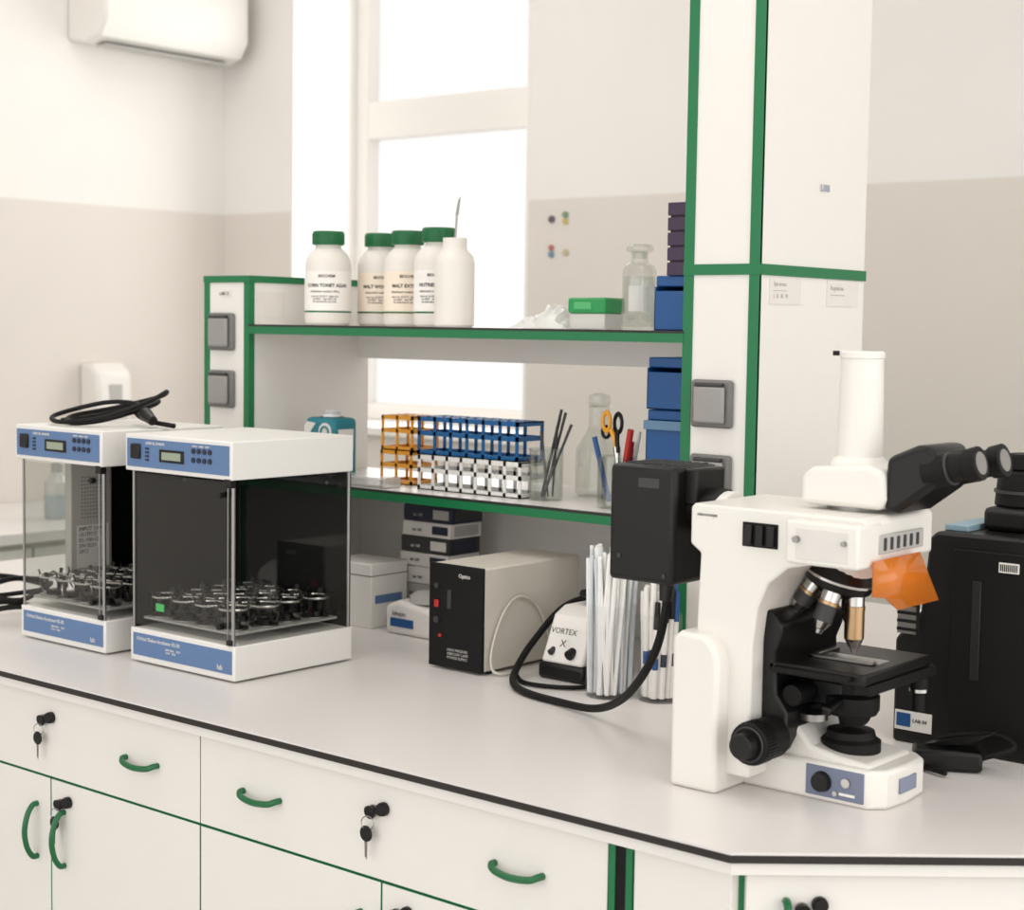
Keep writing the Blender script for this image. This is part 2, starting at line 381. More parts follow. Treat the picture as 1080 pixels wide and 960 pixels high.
# ------------------------------------------------------------------ shakers
def shaker(x0, y0, w_, clear_left):
    x1 = x0+w_; y1 = y0+.25
    h = G('orbital_shaker_incubator', ((x0+x1)/2, (y0+y1)/2, 0))
    h.add('feet', P().cyl((x0+.03,y0+.03,0),(x0+.03,y0+.03,.004),.01,seg=12).cyl((x1-.03,y0+.03,0),(x1-.03,y0+.03,.004),.01,seg=12)
          .cyl((x0+.03,y1-.03,0),(x0+.03,y1-.03,.004),.01,seg=12).cyl((x1-.03,y1-.03,0),(x1-.03,y1-.03,.004),.01,seg=12), BLACK)
    h.add('base', P().box(x0,x1,y0,y1,.003,.057), SHW, .002)
    h.add('base_label', P().box(x0+.008,x1-.006,y0-.001,y0,.013,.049), BLUE)
    h.text('label_text','Orbital Shaker-Incubator ES-20', (x0+.018,y0-.0015,.038), FRONT, .0085, SHW)
    h.text('label_small','230V 50Hz    0.5A\n115W   IP20', (x0+.09,y0-.0015,.029), FRONT, .005, SHW)
    h.text('maker_text','lab', (x1-.04,y0-.0015,.018), FRONT, .012, SHW)
    h.add('head', P().box(x0-.004,x1,y0-.006,y1,.312,.371), SHW, .002)
    h.add('control_panel', P().box(x0+.002,x1-.006,y0-.0075,y0-.006,.319,.364), BLUE)
    h.add('display', P().box(x0+.085,x0+.145,y0-.009,y0-.0075,.330,.350), BLACK, .001)
    h.add('display_lcd', P().box(x0+.092,x0+.138,y0-.0097,y0-.009,.334,.346), LCD)
    h.add('switch', P().box(x0+.015,x0+.038,y0-.012,y0-.0075,.332,.356), BLACK, .002)
    bt = P()
    for k in range(8):
        bt.cyl((x0+.168+(k%4)*.013,y0-.0075,.352-(k//4)*.014),(x0+.168+(k%4)*.013,y0-.0095,.352-(k//4)*.014),.0042,seg=12)
    for k in range(4): bt.box(x0+.05,x0+.058,y0-.009,y0-.0075,.33+k*.006,.333+k*.006)
    h.add('buttons', bt, NAVY)
    h.text('panel_text','ORBITAL SHAKER', (x0+.05,y0-.008,.356), FRONT, .006, SHW)
    h.text('panel_text_2','SPEED  TIMER  TEMP', (x0+.165,y0-.008,.358), FRONT, .0045, SHW)
    h.add('back_panel', P().box(x0+.003,x1-.003,y1-.008,y1-.002,.057,.312), BLACKM)
    if clear_left:
        h.add('left_pane', P().box(x0+.003,x0+.006,y0+.004,y0+.095,.057,.312), ACR)
        h.add('left_panel', P().box(x0+.003,x0+.009,y0+.175,y1-.008,.057,.312), BLACKM)
        h.add('power_unit', P().box(x0+.003,x0+.022,y0+.088,y0+.175,.10,.30), mat('zinc',(186,182,176),.5), .002)
        v = P()
        for a_ in range(9):
            for c_ in range(12):
                yy = y0+.110+a_*.006; zz = .20+c_*.0065
                v.box(x0+.0218,x0+.0225,yy,yy+.0022,zz,zz+.003)
        h.add('vents', v, DARKG)
        h.add('rating_plate', P().box(x0+.0218,x0+.0226,y0+.10,y0+.168,.112,.188), PAPER)
        h.text('rating_text','INPUT 230V\nOUTPUT 12V\nRS-100-12\nS/N 0231\n2012', (x0+.0232,y0+.103,.178), RIGHT, .010, INK)
    else:
        h.add('left_panel', P().box(x0+.003,x0+.009,y0+.006,y1-.008,.057,.312), BLACKM)
    h.add('front_door', P().box(x0+.004,x1-.012,y0+.002,y0+.005,.063,.308), ACR)
    h.add('right_pane', P().box(x1-.005,x1-.002,y0+.012,y1-.01,.057,.312), ACR)
    fx = P()
    fx.cyl((x1-.008,y0+.004,.057),(x1-.008,y0+.004,.312),.0032,seg=10).cyl((x0+.006,y0+.003,.057),(x0+.006,y0+.003,.312),.0022,seg=10)
    fx.cyl((x1-.004,y1-.006,.057),(x1-.004,y1-.006,.312),.003,seg=10).cyl((x1-.020,y0+.0035,.063),(x1-.020,y0+.0035,.308),.0012,seg=8)
    h.add('posts', fx, STEEL)
    kn = P().cyl((x1-.03,y0+.002,.288),(x1-.03,y0-.008,.288),.005,seg=12).cyl((x1-.03,y0+.002,.085),(x1-.03,y0-.008,.085),.005,seg=12)
    kn.cyl((x1-.004,y1-.03,.29),(x1+.004,y1-.03,.29),.0035,seg=10).cyl((x1-.004,y1-.03,.085),(x1+.004,y1-.03,.085),.0035,seg=10)
    kn.box(x1-.018,x1-.004,y0-.006,y0+.006,.300,.314).box(x1-.016,x1-.006,y0-.004,y0+.005,.058,.066)
    h.add('knobs', kn, BLACK, .001)
    if not clear_left: h.add('panel_screws', P().cyl((x0+.06,y1-.0085,.29),(x0+.06,y1-.011,.29),.004,seg=10).cyl((x1-.05,y1-.0085,.29),(x1-.05,y1-.011,.29),.004,seg=10)
          .cyl((x0+.06,y1-.0085,.10),(x0+.06,y1-.011,.10),.004,seg=10).cyl((x0+.009,y0+.10,.29),(x0+.012,y0+.10,.29),.004,seg=10), CHROME)
    h.add('drive', P().cyl(((x0+x1)/2,(y0+y1)/2,.057),((x0+x1)/2,(y0+y1)/2,.070),.03), GREY)
    h.add('platform', P().box(x0+.016,x1-.016,y0+.014,y1-.018,.070,.074), mat('platform_grey',(168,166,163),.45), .001)
    rg = P(); bs = P(); cu = P()
    for i in range(4):
        for j in range(4):
            px = x0+.043+i*(w_-.088)/3+(.004 if j%2 else -.004); py = y0+.040+j*.055
            cu.cyl((px,py,.074),(px,py,.0765),.0235,seg=20)
            bs.cyl((px,py,.0765),(px,py,.084),.014,.011,seg=14)
            rg.torus((px,py,.107),.0246,.0021,seg=24,k=6)
            for k in range(4):
                t = k*math.pi/2+.5; c0, s0 = math.cos(t), math.sin(t); tx_, ty_ = -s0, c0
                q = [(.012,.079),(.020,.080),(.0245,.089),(.0258,.109),(.0285,.117)]
                for (r0,z0_),(r1,z1_) in zip(q,q[1:]):
                    hw = .0036
                    (bs if k%2 else cu)._add([(px+r0*c0+tx_*hw,py+r0*s0+ty_*hw,z0_),(px+r0*c0-tx_*hw,py+r0*s0-ty_*hw,z0_),(px+r1*c0-tx_*hw,py+r1*s0-ty_*hw,z1_),(px+r1*c0+tx_*hw,py+r1*s0+ty_*hw,z1_)],[(0,1,2,3)])
    h.add('clamp_rings', rg, CHROME); h.add('clamps', bs, BLACK); h.add('clamp_discs', cu, STEEL)
    if not clear_left:
        h.add('sticker', P().box(x0+.055,x0+.075,y0+.008,y0+.009,.088,.10), LIME)
    return h
shaker(-2.179,1.648,.256,False)
shaker(-2.482,1.645,.240,True)
# power cord on the left incubator
c = G('power_cord', (-2.37,1.77,.371)); z_ = .3755
def sh_(l, dx=-.03, sx=.85): return [(-2.36+(x+2.36)*sx+dx, y, z) for x,y,z in l]
c.add('cord', P().tube(sh_([(-2.45,1.72,z_),(-2.47,1.80,z_+.004),(-2.41,1.86,z_+.022),(-2.33,1.85,z_+.034),(-2.28,1.79,z_+.026),(-2.30,1.71,z_+.006),(-2.37,1.69,z_),(-2.43,1.73,z_+.008),(-2.43,1.82,z_+.020),
      (-2.36,1.87,z_+.040),(-2.29,1.84,z_+.052),(-2.25,1.77,z_+.036),(-2.28,1.70,z_+.012),(-2.37,1.67,z_+.002),(-2.44,1.70,z_+.010),(-2.42,1.79,z_+.030),(-2.34,1.81,z_+.030),(-2.28,1.77,z_+.016),(-2.22,1.76,z_+.006),(-2.16,1.77,z_)]),.0042,seg=8,res=6), BLACKM)
c.add('plug', P().cyl((-2.285,1.76,z_+.018),(-2.245,1.745,z_+.008),.012,.008), BLACK, .002)
# black cable bundle left of the incubators
c = G('cable_bundle', (-2.62,1.72,0)); pts=[]
for k in range(26):
    t = k*.8; pts.append((-2.64+(.05+.02*math.sin(k))*math.cos(t)*1.3, 1.74+.07*math.sin(t), .008+.003*k+.006*math.sin(k*2.)))
c.add('cable', P().tube(pts,.005,seg=6,res=4), BLACKM)

# ------------------------------------------------------------------ microscope
M = G('microscope', (-.99,1.765,0))
YN, YW = 1.665, 1.865
M.add('stand', P().prism([(-1.11,.293),(-1.11,.338),(-1.105,.342),(-.88,.342),(-.875,.337),(-.875,.29),(-.93,.286),(-.975,.276),(-1.0,.256),(-1.014,.225),(-1.02,.18),(-1.02,.02),(-1.095,.02),(-1.098,.20),(-1.095,.283)], YN, 1.83), MWHITE, .006, bseg=3)
M.add('foot_rear', P().prism([(-1.116,0),(-1.05,0),(-1.05,.160),(-1.058,.178),(-1.07,.188),(-1.105,.190),(-1.116,.182)], 1.64, 1.86), MWHITE, .006, bseg=3)
M.add('foot_front', P().prism([(-1.055,1.705),(-.885,1.705),(-.868,1.722),(-.864,1.765),(-.868,1.812),(-.885,1.83),(-1.055,1.83)], 0, .046, 'z'), MWHITE, .005, bseg=3)
M.add('foot_riser', P().prism([(-1.03,.04),(-.885,.04),(-.89,.05),(-.93,.054),(-.965,.06),(-.99,.085),(-1.03,.105)], 1.715, 1.82), MWHITE, .006, bseg=3)
M.add('control_panel', P().box(-.965,-.889,1.7035,1.706,.006,.042), mat('panel_bluegrey',(112,120,142),.4), .001)
M.add('brightness_dial', P().cyl((-.943,1.7035,.024),(-.943,1.696,.024),.0125,.011), BLACK)
M.add('power_button', P().cyl((-.911,1.7035,.028),(-.911,1.700,.028),.0055).cyl((-.925,1.7035,.013),(-.925,1.701,.013),.003), CHROME)
M.add('panel_pips', P().box(-.920,-.900,1.7025,1.7035,.012,.015), PAPER)
M.add('front_plate', P().box(-.8655,-.8625,1.745,1.785,.015,.033), mat('plate_grey',(128,136,158),.4), .001)
M.add('focus_block', P().prism([(-1.02,.05),(-.995,.05),(-.985,.07),(-.985,.10),(-1.0,.12),(-1.003,.17),(-.995,.19),(-.995,.205),(-1.01,.22),(-1.02,.22)],1.69,1.84), BLACK, .003)
M.add('coarse_focus', P().cyl((-1.003,1.69,.07),(-1.003,1.635,.07),.025).cyl((-1.003,1.84,.07),(-1.003,1.893,.07),.025), BLACKM, .002)
M.add('fine_focus', P().cyl((-1.003,1.635,.07),(-1.003,1.617,.07),.016,.015).cyl((-1.003,1.893,.07),(-1.003,1.91,.07),.016,.015), BLACK, .0015)
kn = P()
for k in range(36):
    t = 2*math.pi*k/36; kn.cyl((-1.003+.025*math.cos(t),1.640,.07+.025*math.sin(t)),(-1.003+.025*math.cos(t),1.66,.07+.025*math.sin(t)),.0012,seg=5)
M.add('focus_knurl', kn, BLACK)
M.add('focus_ring', P().torus((-1.003,1.6345,.07),.020,.0012,(0,1,0)), DARKG)
AX, AY = -.94, 1.765
M.add('field_lens', P().lathe((AX,AY,.05),[(.036,0),(.036,.014),(.03,.018),(.028,.026),(.02,.028)]), BLACKM)
M.add('condenser', P().lathe((AX,AY,.082),[(.014,0),(.016,.01),(.03,.014),(.033,.02),(.033,.036),(.024,.04),(.024,.056),(.014,.066)]), BLACKM)
M.add('condenser_carrier', P().box(-1.0,AX,1.74,1.79,.105,.135).cyl((AX,1.735,.115),(AX,1.70,.108),.006,seg=12), BLACK, .003)
M.add('condenser_knob', P().cyl((-.985,1.74,.12),(-.985,1.70,.12),.013), BLACKM, .001)
M.add('filter_tray', P().cyl((-.975,1.735,.088),(-.975,1.735,.096),.018), STEEL)
M.add('stage', P().box(-1.012,-.885,1.69,1.86,.146,.160), BLACK, .003)
M.add('stage_slide', P().box(-.905,-.882,1.70,1.87,.134,.146).box(-1.0,-.90,1.675,1.69,.150,.157), BLACKM, .002)
M.add('stage_holder', P().box(-.99,-.905,1.745,1.757,.160,.164).box(-.99,-.982,1.745,1.81,.160,.164), STEEL, .001)
M.add('specimen_slide', P().box(-.978,-.902,1.757,1.783,.160,.1615), PLAS)
M.add('stage_knobs', P().cyl((-.893,1.845,.134),(-.893,1.845,.118),.011).cyl((-.893,1.845,.118),(-.893,1.845,.092),.008), BLACKM)
M.add('stage_knob_ring', P().cyl((-.893,1.845,.120),(-.893,1.845,.116),.0115), CHROME)
apex = Vector((AX,AY,.325)); ax = Vector((-math.sin(math.radians(17)),0,-math.cos(math.radians(17))))
M.add('nosepiece_mount', P().cyl((AX-.012,AY,.29),(AX-.014,AY,.262),.036,.034), MWHITE, .002)
M.add('nosepiece', P().cyl(apex+ax*.052,apex+ax*.068,.035,.043).cyl(apex+ax*.068,apex+ax*.08,.043,.040).cyl(apex+ax*.08,apex+ax*.090,.036,.024), BLACK, .001)
M.add('nosepiece_ring', P().cyl(apex+ax*.0665,apex+ax*.0695,.0438), CHROME)
ch_ = P(); br = P(); bk = P()
for k,(phi,l) in enumerate([(0,.155),(72,.140),(144,.135),(-72,.142),(-144,.130)]):
    d = Matrix.Rotation(math.radians(phi),3,ax) @ Vector((0,0,-1))
    ch_.cyl(apex+d*.083,apex+d*(.100),.0115); br.cyl(apex+d*.100,apex+d*.104,.0123)
    (br if k == 0 else ch_ if k == 3 else bk).cyl(apex+d*.104,apex+d*(l-.016),.0118)
    ch_.cyl(apex+d*(l-.016),apex+d*(l-.006),.0118,.007).cyl(apex+d*(l-.006),apex+d*l,.006,.004)
M.add('objectives', ch_, CHROME, .0005, bseg=1); M.add('objective_rings', br, BRASS); M.add('objective_barrels', bk, DARKG)
M.add('filter_turret', P().box(-.966,-.873,1.643,1.70,.286,.336), MWHITE, .004, bseg=3)
M.add('turret_cap', P().box(-.952,-.885,1.6425,1.6440,.292,.328), mat('turret_offwhite',(216,213,208),.4), .001)  # cap plate a little darker than the turret white
M.add('turret_screw', P().cyl((-.95,1.643,.315),(-.95,1.637,.315),.004,seg=12).cyl((-.89,1.643,.315),(-.89,1.638,.315),.003,seg=12), STEEL)
M.add('slider_window', P().box(-1.036,-.988,1.6635,1.666,.297,.326), BLACKM, .001)
sl = P()
for k in range(3): sl.box(-1.031+k*.015,-1.021+k*.015,1.659,1.664,.300,.323)
M.add('sliders', sl, BLACK, .001)
M.add('scale_plate', P().box(-.8755,-.8715,1.69,1.80,.300,.322), LGREY, .0015)
tk = P()
for k in range(6): tk.box(-.8716,-.8705,1.70+k*.016,1.706+k*.016,.304,.318)
M.add('scale_marks', tk, DARKG)
M.text('arm_text','microscope', (-1.10,1.6645,.328), FRONT, .006, INK)
M.add('arm_ring', P().cyl((-1.11,1.765,.315),(-1.125,1.765,.315),.034), MWHITE, .002)
M.add('lamp_coupling', P().cyl((-1.122,1.765,.325),(-1.168,1.765,.325),.027), BLACK, .002)
M.add('lamp_flange', P().box(-1.168,-1.148,1.735,1.80,.330,.376), BLACK, .003)
M.add('lamp_housing', P().box(-1.268,-1.166,1.713,1.812,.228,.378), BLACK, .007, bseg=3)
fins = P()
for k in range(7): fins.box(-1.255+k*.0125,-1.250+k*.0125,1.73,1.80,.378,.3795)
M.add('lamp_vents', fins, DARKG)
M.add('lamp_badge', P().box(-1.222,-1.19,1.7125,1.7135,.350,.362), DARKG)
M.add('lamp_screws', P().cyl((-1.25,1.7135,.26),(-1.25,1.7115,.26),.003,seg=8).cyl((-1.18,1.7135,.24),(-1.18,1.7115,.24),.003,seg=8), DARKG)
M.add('head_dovetail', P().cyl((AX,AY,.340),(AX,AY,.349),.036), STEEL)
M.add('head', P().prism([(-.99,.347),(-.885,.347),(-.878,.36),(-.882,.392),(-.905,.398),(-.975,.392),(-.99,.382)],1.715,1.815), MWHITE, .007, bseg=3)
M.add('photo_tube', P().lathe((AX,AY,.392),[(.036,0),(.034,.006),(.0275,.012),(.0265,.06),(.0250,.127),(.0262,.128),(.0262,.134),(.024,.136),(.020,.136),(.020,.06)],capt=True), MWHITE)
M.add('tube_screw', P().cyl((AX-.025,AY-.01,.525),(AX-.032,AY-.013,.525),.003,seg=10), BLACK)
M.add('binocular_body', P().prism([(-.884,.345),(-.866,.345),(-.83,.372),(-.812,.388),(-.828,.424),(-.845,.424),(-.882,.408)],1.718,1.812), BLACK, .008, bseg=3)
for i, yy in enumerate((1.733,1.797)):
    p0 = Vector((-.838,yy,.392)); d = Vector((math.cos(math.radians(14)),0,math.sin(math.radians(14))))
    M.add('eyepiece_%d'%i, P().cyl(p0,p0+d*.030,.0185).cyl(p0+d*.030,p0+d*.050,.0165,.0155).cyl(p0+d*.050,p0+d*.066,.0185,.0195), BLACKM, .001)
    M.add('eyepiece_ring_%d'%i, P().cyl(p0+d*.0295,p0+d*.032,.0188), DARKG)
    M.add('eye_lens_%d'%i, P().cyl(p0+d*.0655,p0+d*.0665,.013), GREY)
sh = P()
sh._add([(-.870,1.672,.294),(-.866,1.775,.296),(-.848,1.79,.240),(-.860,1.715,.236),(-.868,1.700,.250),(-.870,1.672,.254)], [(0,1,2,3,4,5)])
o = M.add('orange_shield', sh, ORG); so = o.modifiers.new('s','SOLIDIFY'); so.thickness = .003
K = G('lamp_cable', (-1.45,1.88,0))
K.add('cable', P().tube([(-1.19,1.735,.229),(-1.19,1.732,.19),(-1.205,1.735,.14),(-1.245,1.755,.09),(-1.31,1.80,.045),(-1.39,1.85,.014),(-1.47,1.875,.0065),(-1.545,1.89,.0065),(-1.60,1.925,.0075),(-1.635,1.975,.018),(-1.648,2.03,.05),(-1.642,2.10,.098),(-1.612,2.148,.112),(-1.585,2.150,.085),(-1.575,2.142,.07)], .0057, seg=10), BLACKM)
K.add('cable_2', P().tube([(-1.645,1.985,.0045),(-1.60,1.95,.0045),(-1.55,1.955,.0045),(-1.51,1.99,.0045),(-1.505,2.08,.0045)], .0035, seg=8), BLACKM)
K.add('strain_relief', P().cyl((-1.19,1.735,.228),(-1.19,1.732,.205),.010,.008), BLACK)

# ------------------------------------------------------------------ black PC / device on the right
C = G('computer_tower', (-.80,2.16,0))
C.add('case', P().prism([(-1.02,0),(-.66,0),(-.66,.29),(-.965,.29),(-.975,.28),(-.985,.18),(-1.02,.14)],2.03,2.32), BLACK, .005)
C.add('side_panel', P().box(-.94,-.70,2.026,2.031,.03,.27), BLACKM, .002)
C.add('barcode_label', P().box(-.875,-.848,2.0245,2.0262,.245,.258), PAPER)
bc = P()
for k in range(9): bc.box(-.873+k*.0027,-.8718+k*.0027,2.0235,2.0247,.247,.256)
C.add('barcode', bc, INK)
C.add('handle_slot', P().box(-.91,-.898,2.0245,2.0262,.10,.23), mat('slot_dark',(24,23,23),.5), .001)
C.add('vent_plate', P().box(-1.012,-.985,2.020,2.03,.15,.22), STEEL)
vp = P()
for k in range(6): vp.box(-1.012,-.985,2.0185,2.020,.154+k*.011,.158+k*.011)
C.add('vent_slots', vp, BLACK)
C.add('asset_label', P().box(-1.015,-.962,2.0275,2.0295,.018,.044), PAPER)
C.add('asset_flag', P().box(-1.012,-.992,2.0265,2.0275,.023,.041), BLUE_D)
C.text('asset_text','LAB 04', (-.989,2.027,.030), FRONT, .007, INK)
D = G('microscope_camera', (-.885,2.13,.29))
D.add('body', P().box(-.925,-.80,2.08,2.19,.29,.322), BLACK, .008)
D.add('lens', P().cyl((-.885,2.13,.322),(-.885,2.13,.37),.042,.038).cyl((-.885,2.13,.37),(-.885,2.13,.392),.030,.028), BLACKM, .003)
D.add('ring', P().cyl((-.885,2.13,.340),(-.885,2.13,.344),.043), DARKG)
D = G('notebook', (-.945,2.1,.29)); D.add('cover', P().box(-.963,-.93,2.05,2.16,.29,.298), mat('pale_blue',(140,168,182),.5), .001)
D = G('power_adapter', (-.90,1.93,0))
D.add('body', P().obox((-.90,1.945,.014),.5,.085,.045,.026), BLACK, .005)
D.add('cord', P().tube([(-.865,1.965,.014),(-.83,1.99,.03),(-.86,2.0,.04),(-.92,1.985,.03),(-.95,1.96,.01),(-.93,1.92,.006),(-.88,1.90,.006)],.0035), BLACKM)
D.add('clip', P().prism([(-.93,.027),(-.86,.048),(-.84,.055),(-.86,.042),(-.92,.024)],1.94,1.965), BLACK)

# ------------------------------------------------------------------ things on the worktop under the lower shelf
N = G('lamp_power_supply', (-1.75,2.08,0))
N.add('feet', P().box(-1.79,-1.78,1.97,1.98,0,.006).box(-1.70,-1.69,1.97,1.98,0,.006).box(-1.79,-1.78,2.18,2.19,0,.006).box(-1.70,-1.69,2.18,2.19,0,.006), BLACK)
N.add('case', P().box(-1.80,-1.688,1.957,2.20,.005,.170), CREAM, .003)
N.add('front_panel', P().box(-1.801,-1.687,1.951,1.957,.004,.171), BLACKM, .001)
N.add('switch', P().box(-1.788,-1.779,1.948,1.951,.100,.112), RED, .001)
N.add('dials', P().cyl((-1.782,1.951,.135),(-1.782,1.946,.135),.004,seg=14).cyl((-1.782,1.951,.08),(-1.782,1.946,.08),.005,seg=14).box(-1.76,-1.752,1.949,1.951,.10,.13), DARKG)
N.text('maker','Optics', (-1.737,1.950,.152), FRONT, .009, PAPER)
N.text('label','HIGH PRESSURE\nMERCURY LAMP\nPOWER SUPPLY', (-1.760,1.950,.032), FRONT, .0062, LGREY)
N.add('indicator', P().cyl((-1.775,1.951,.055),(-1.775,1.948,.055),.003,seg=8), RED)
N.add('cord', P().tube([(-1.683,2.13,.005),(-1.682,2.09,.09),(-1.683,2.04,.118),(-1.682,2.0,.10),(-1.682,1.972,.05),(-1.678,1.965,.012),(-1.663,1.975,.004),(-1.660,2.01,.004)],.0024,seg=6), mat('cream_cord',(205,201,190),.5))
V = G('vortex_mixer', (-1.575,2.07,0))
V.add('base', P().box(-1.622,-1.53,2.01,2.14,0,.026), BLACK, .006)
V.add('body', P().prism([(2.012,.026),(2.135,.026),(2.135,.11),(2.07,.11),(2.045,.098)],-1.618,-1.535,'x'), WHITE, .005)
V.add('cup', P().lathe((-1.578,2.10,.11),[(.014,0),(.014,.01),(.026,.016),(.024,.022)]), BLACKM)
V.text('label','VORTEX', (-1.604,2.0205,.073), (math.radians(68),0,0), .013, INK)
V.text('label_2','X', (-1.582,2.0145,.054), (math.radians(68),0,0), .016, INK)
V.add('dial', P().cyl((-1.562,2.024,.046),(-1.562,2.012,.042),.008), BLACK)
V.add('toggle', P().cyl((-1.60,2.024,.046),(-1.60,2.014,.042),.005), DARKG)
J = G('straw_jar', (-1.462,1.985,0))
J.add('jar', P().lathe((-1.462,1.985,0),[(.035,0),(.037,.004),(.037,.14)],capb=True,capt=False), JARG)
st = P(); st_b = P()
for k in range(70):
    r_ = .031*math.sqrt(random.random()); t = random.random()*6.28; t2 = t+random.uniform(-.5,.5); r2 = r_+random.uniform(0,.008)
    (st if k%4 else st_b).cyl((-1.462+r_*math.cos(t),1.985+r_*math.sin(t),.006),(-1.462+r2*math.cos(t2)*1.05,1.985+r2*math.sin(t2)*1.05,.200+random.random()*.028),.0033,seg=7)
J.add('straws', st, mat('straw_white',(242,241,238),.4)); J.add('wrapped_straws', st_b, mat('straw_bluewhite',(212,219,224),.4))
J = G('pen_jar', (-1.390,2.012,0))
J.add('jar', P().lathe((-1.390,2.012,0),[(.030,0),(.032,.004),(.032,.13)],capt=False), JARG)
for k in range(26):
    r_ = .023*math.sqrt((k+.5)/26); t = k*2.4; hgt = .145+random.random()*.035
    b0 = Vector((-1.390+r_*math.cos(t),2.012+r_*math.sin(t),.006)); b1 = Vector((-1.390+(r_+.004)*math.cos(t+.2),2.012+(r_+.004)*math.sin(t+.2),hgt))
    J.add('pen_%d'%k, P().cyl(b0,b0+(b1-b0)*.30,.0046,seg=10).cyl(b0+(b1-b0)*.42,b0+(b1-b0)*.72,.0046,seg=10), PAPER)
    J.add('pen_band_%d'%k, P().cyl(b0+(b1-b0)*.30,b0+(b1-b0)*.42,.0047,seg=10), [NAVY,PAPER,BLUE_D][k%3])
    J.add('pen_cap_%d'%k, P().cyl(b0+(b1-b0)*.72,b1,.0050,.004,seg=10), [PAPER,BLUE_D,PAPER,BLACK,PAPER][k%5])
Q = G('mini_centrifuge', (-2.0,2.19,0))
Q.add('body', P().prism([(-2.06,0),(-1.935,0),(-1.93,.02),(-1.945,.05),(-2.03,.062),(-2.06,.05)],2.115,2.19), WHITE, .008, bseg=3)
Q.add('lid', P().lathe((-1.995,2.155,.058),[(.032,0),(.03,.012),(.018,.02),(.001,.022)],capt=False), LGREY)
Q.add('stripe', P().box(-2.045,-1.99,2.1135,2.1155,.015,.03), BLUE_D)
Q.text('label','labspin', (-2.04,2.113,.035), FRONT, .012, INK)
Q = G('instrument_box_stack', (-2.05,2.28,0))
zz = 0
for k in range(7):
    hh = [.045,.030,.032,.026,.030,.028,.030][k]; ox = random.uniform(-.006,.006)
    Q.add('box_%d'%k, P().box(-2.125+ox,-2.005+ox,2.225,2.31,zz,zz+hh-.001), [WHITE,LGREY,WHITE,WHITE,DARKG,WHITE,NAVY][k], .001)
    Q.add('box_label_%d'%k, P().box(-2.05+ox,-2.012+ox,2.2238,2.225,zz+.006,zz+hh-.007), [LGREY,WHITE,LGREY,NAVY,WHITE,NAVY,LGREY][k])
    Q.add('box_end_%d'%k, P().box(-2.0052+ox,-2.0038+ox,2.235,2.30,zz+.004,zz+hh-.005), [LGREY,WHITE,LGREY,WHITE,NAVY,LGREY,DARKG][k])
    Q.text('box_print_%d'%k,'lab 100', (-2.10+ox,2.2243,zz+.009), FRONT, .008, [INK,INK,INK,INK,PAPER,INK,LGREY][k])
    zz += hh
Q = G('white_carton', (-2.16,2.16,0)); Q.add('carton', P().box(-2.22,-2.10,2.12,2.215,0,.118), WHITE, .002)
Q.add('lid_line', P().box(-2.2205,-2.0995,2.1195,2.2155,.095,.097), GREY); Q.add('print', P().box(-2.21,-2.16,2.119,2.12,.03,.08).box(-2.0995,-2.099,2.13,2.20,.045,.06), BLUE)

# ------------------------------------------------------------------ lower shelf
LZ = .258
def rack(name, x0, y0, z, m, nx, w_, d_, h_, bt=.0062):
    """tube rack: open front/back with square windows, thin decks"""
    r = G(name, (x0+w_/2, y0+d_/2, z)); p = P(); t = .0022
    for yy in (y0, y0+d_-t):
        for zz in (z, z+h_*.55-bt/2, z+h_-bt*1.3): p.box(x0,x0+w_,yy,yy+t,zz,zz+bt*1.3)
        for i in range(nx+1):
            xx = x0+i*(w_-bt)/nx; p.box(xx,xx+bt,yy,yy+t,z,z+h_)
    zz = z+h_-t
    for i in range(nx+1):
        xx = x0+i*(w_-bt)/nx; p.box(xx,xx+bt,y0+t,y0+d_-t,zz,zz+t)
    for j in range(1,3):
        yy = y0+j*(d_-bt)/3; p.box(x0,x0+w_,yy,yy+bt,zz,zz+t)
    for e in (x0,x0+w_-t):
        for zz in (z, z+h_*.55-bt/2, z+h_-bt*1.3): p.box(e,e+t,y0,y0+d_,zz,zz+bt*1.3)
    r.add('frame', p, m)
    r.add('base', P().box(x0,x0+w_,y0,y0+d_,z,z+.002), m)
rack('test_tube_rack', -2.030,2.165,LZ,RACKW,7,.240,.07,.062)
rack('test_tube_rack', -2.034,2.168,LZ+.0625,RACKB,6,.234,.07,.068)
rack('test_tube_rack', -2.158,2.20,LZ,RACKO,2,.080,.07,.062,.0055)
rack('test_tube_rack', -2.156,2.20,LZ+.0625,RACKO,2,.080,.07,.064,.0055)
g_ = G('glove_box', (-2.26,2.17,LZ))
g_.add('box', P().box(-2.300,-2.222,2.14,2.205,LZ,.376), TEAL, .010, bseg=3)
g_.add('logo', P().cyl((-2.243,2.14,.350),(-2.243,2.1385,.350),.017).prism([(-2.298,.33),(-2.280,.352),(-2.268,.366),(-2.292,.368),(-2.298,.36)],2.1385,2.14), WHITE)
g_.add('logo_2', P().torus((-2.243,2.138,.350),.010,.002,(0,1,0)), TEAL)
g_.add('side_print', P().box(-2.222,-2.2212,2.153,2.192,.315,.355), WHITE)
g_.add('opening', P().lathe((-2.262,2.175,.376),[(.022,0),(.022,.001)]), INK)
g_.add('glove', P().lathe((-2.262,2.175,.376),[(.018,.0),(.015,.006),(.017,.010),(.008,.014)]), mat('glove_white',(225,225,225),.6))
t_ = G('tool_beaker', (-1.755,2.19,LZ))
t_.add('beaker', P().lathe((-1.755,2.19,LZ),[(.027,0),(.029,.003),(.029,.085),(.031,.088),(.028,.085),(.027,.005),(.001,.005)]), GLASS)
tw = P()
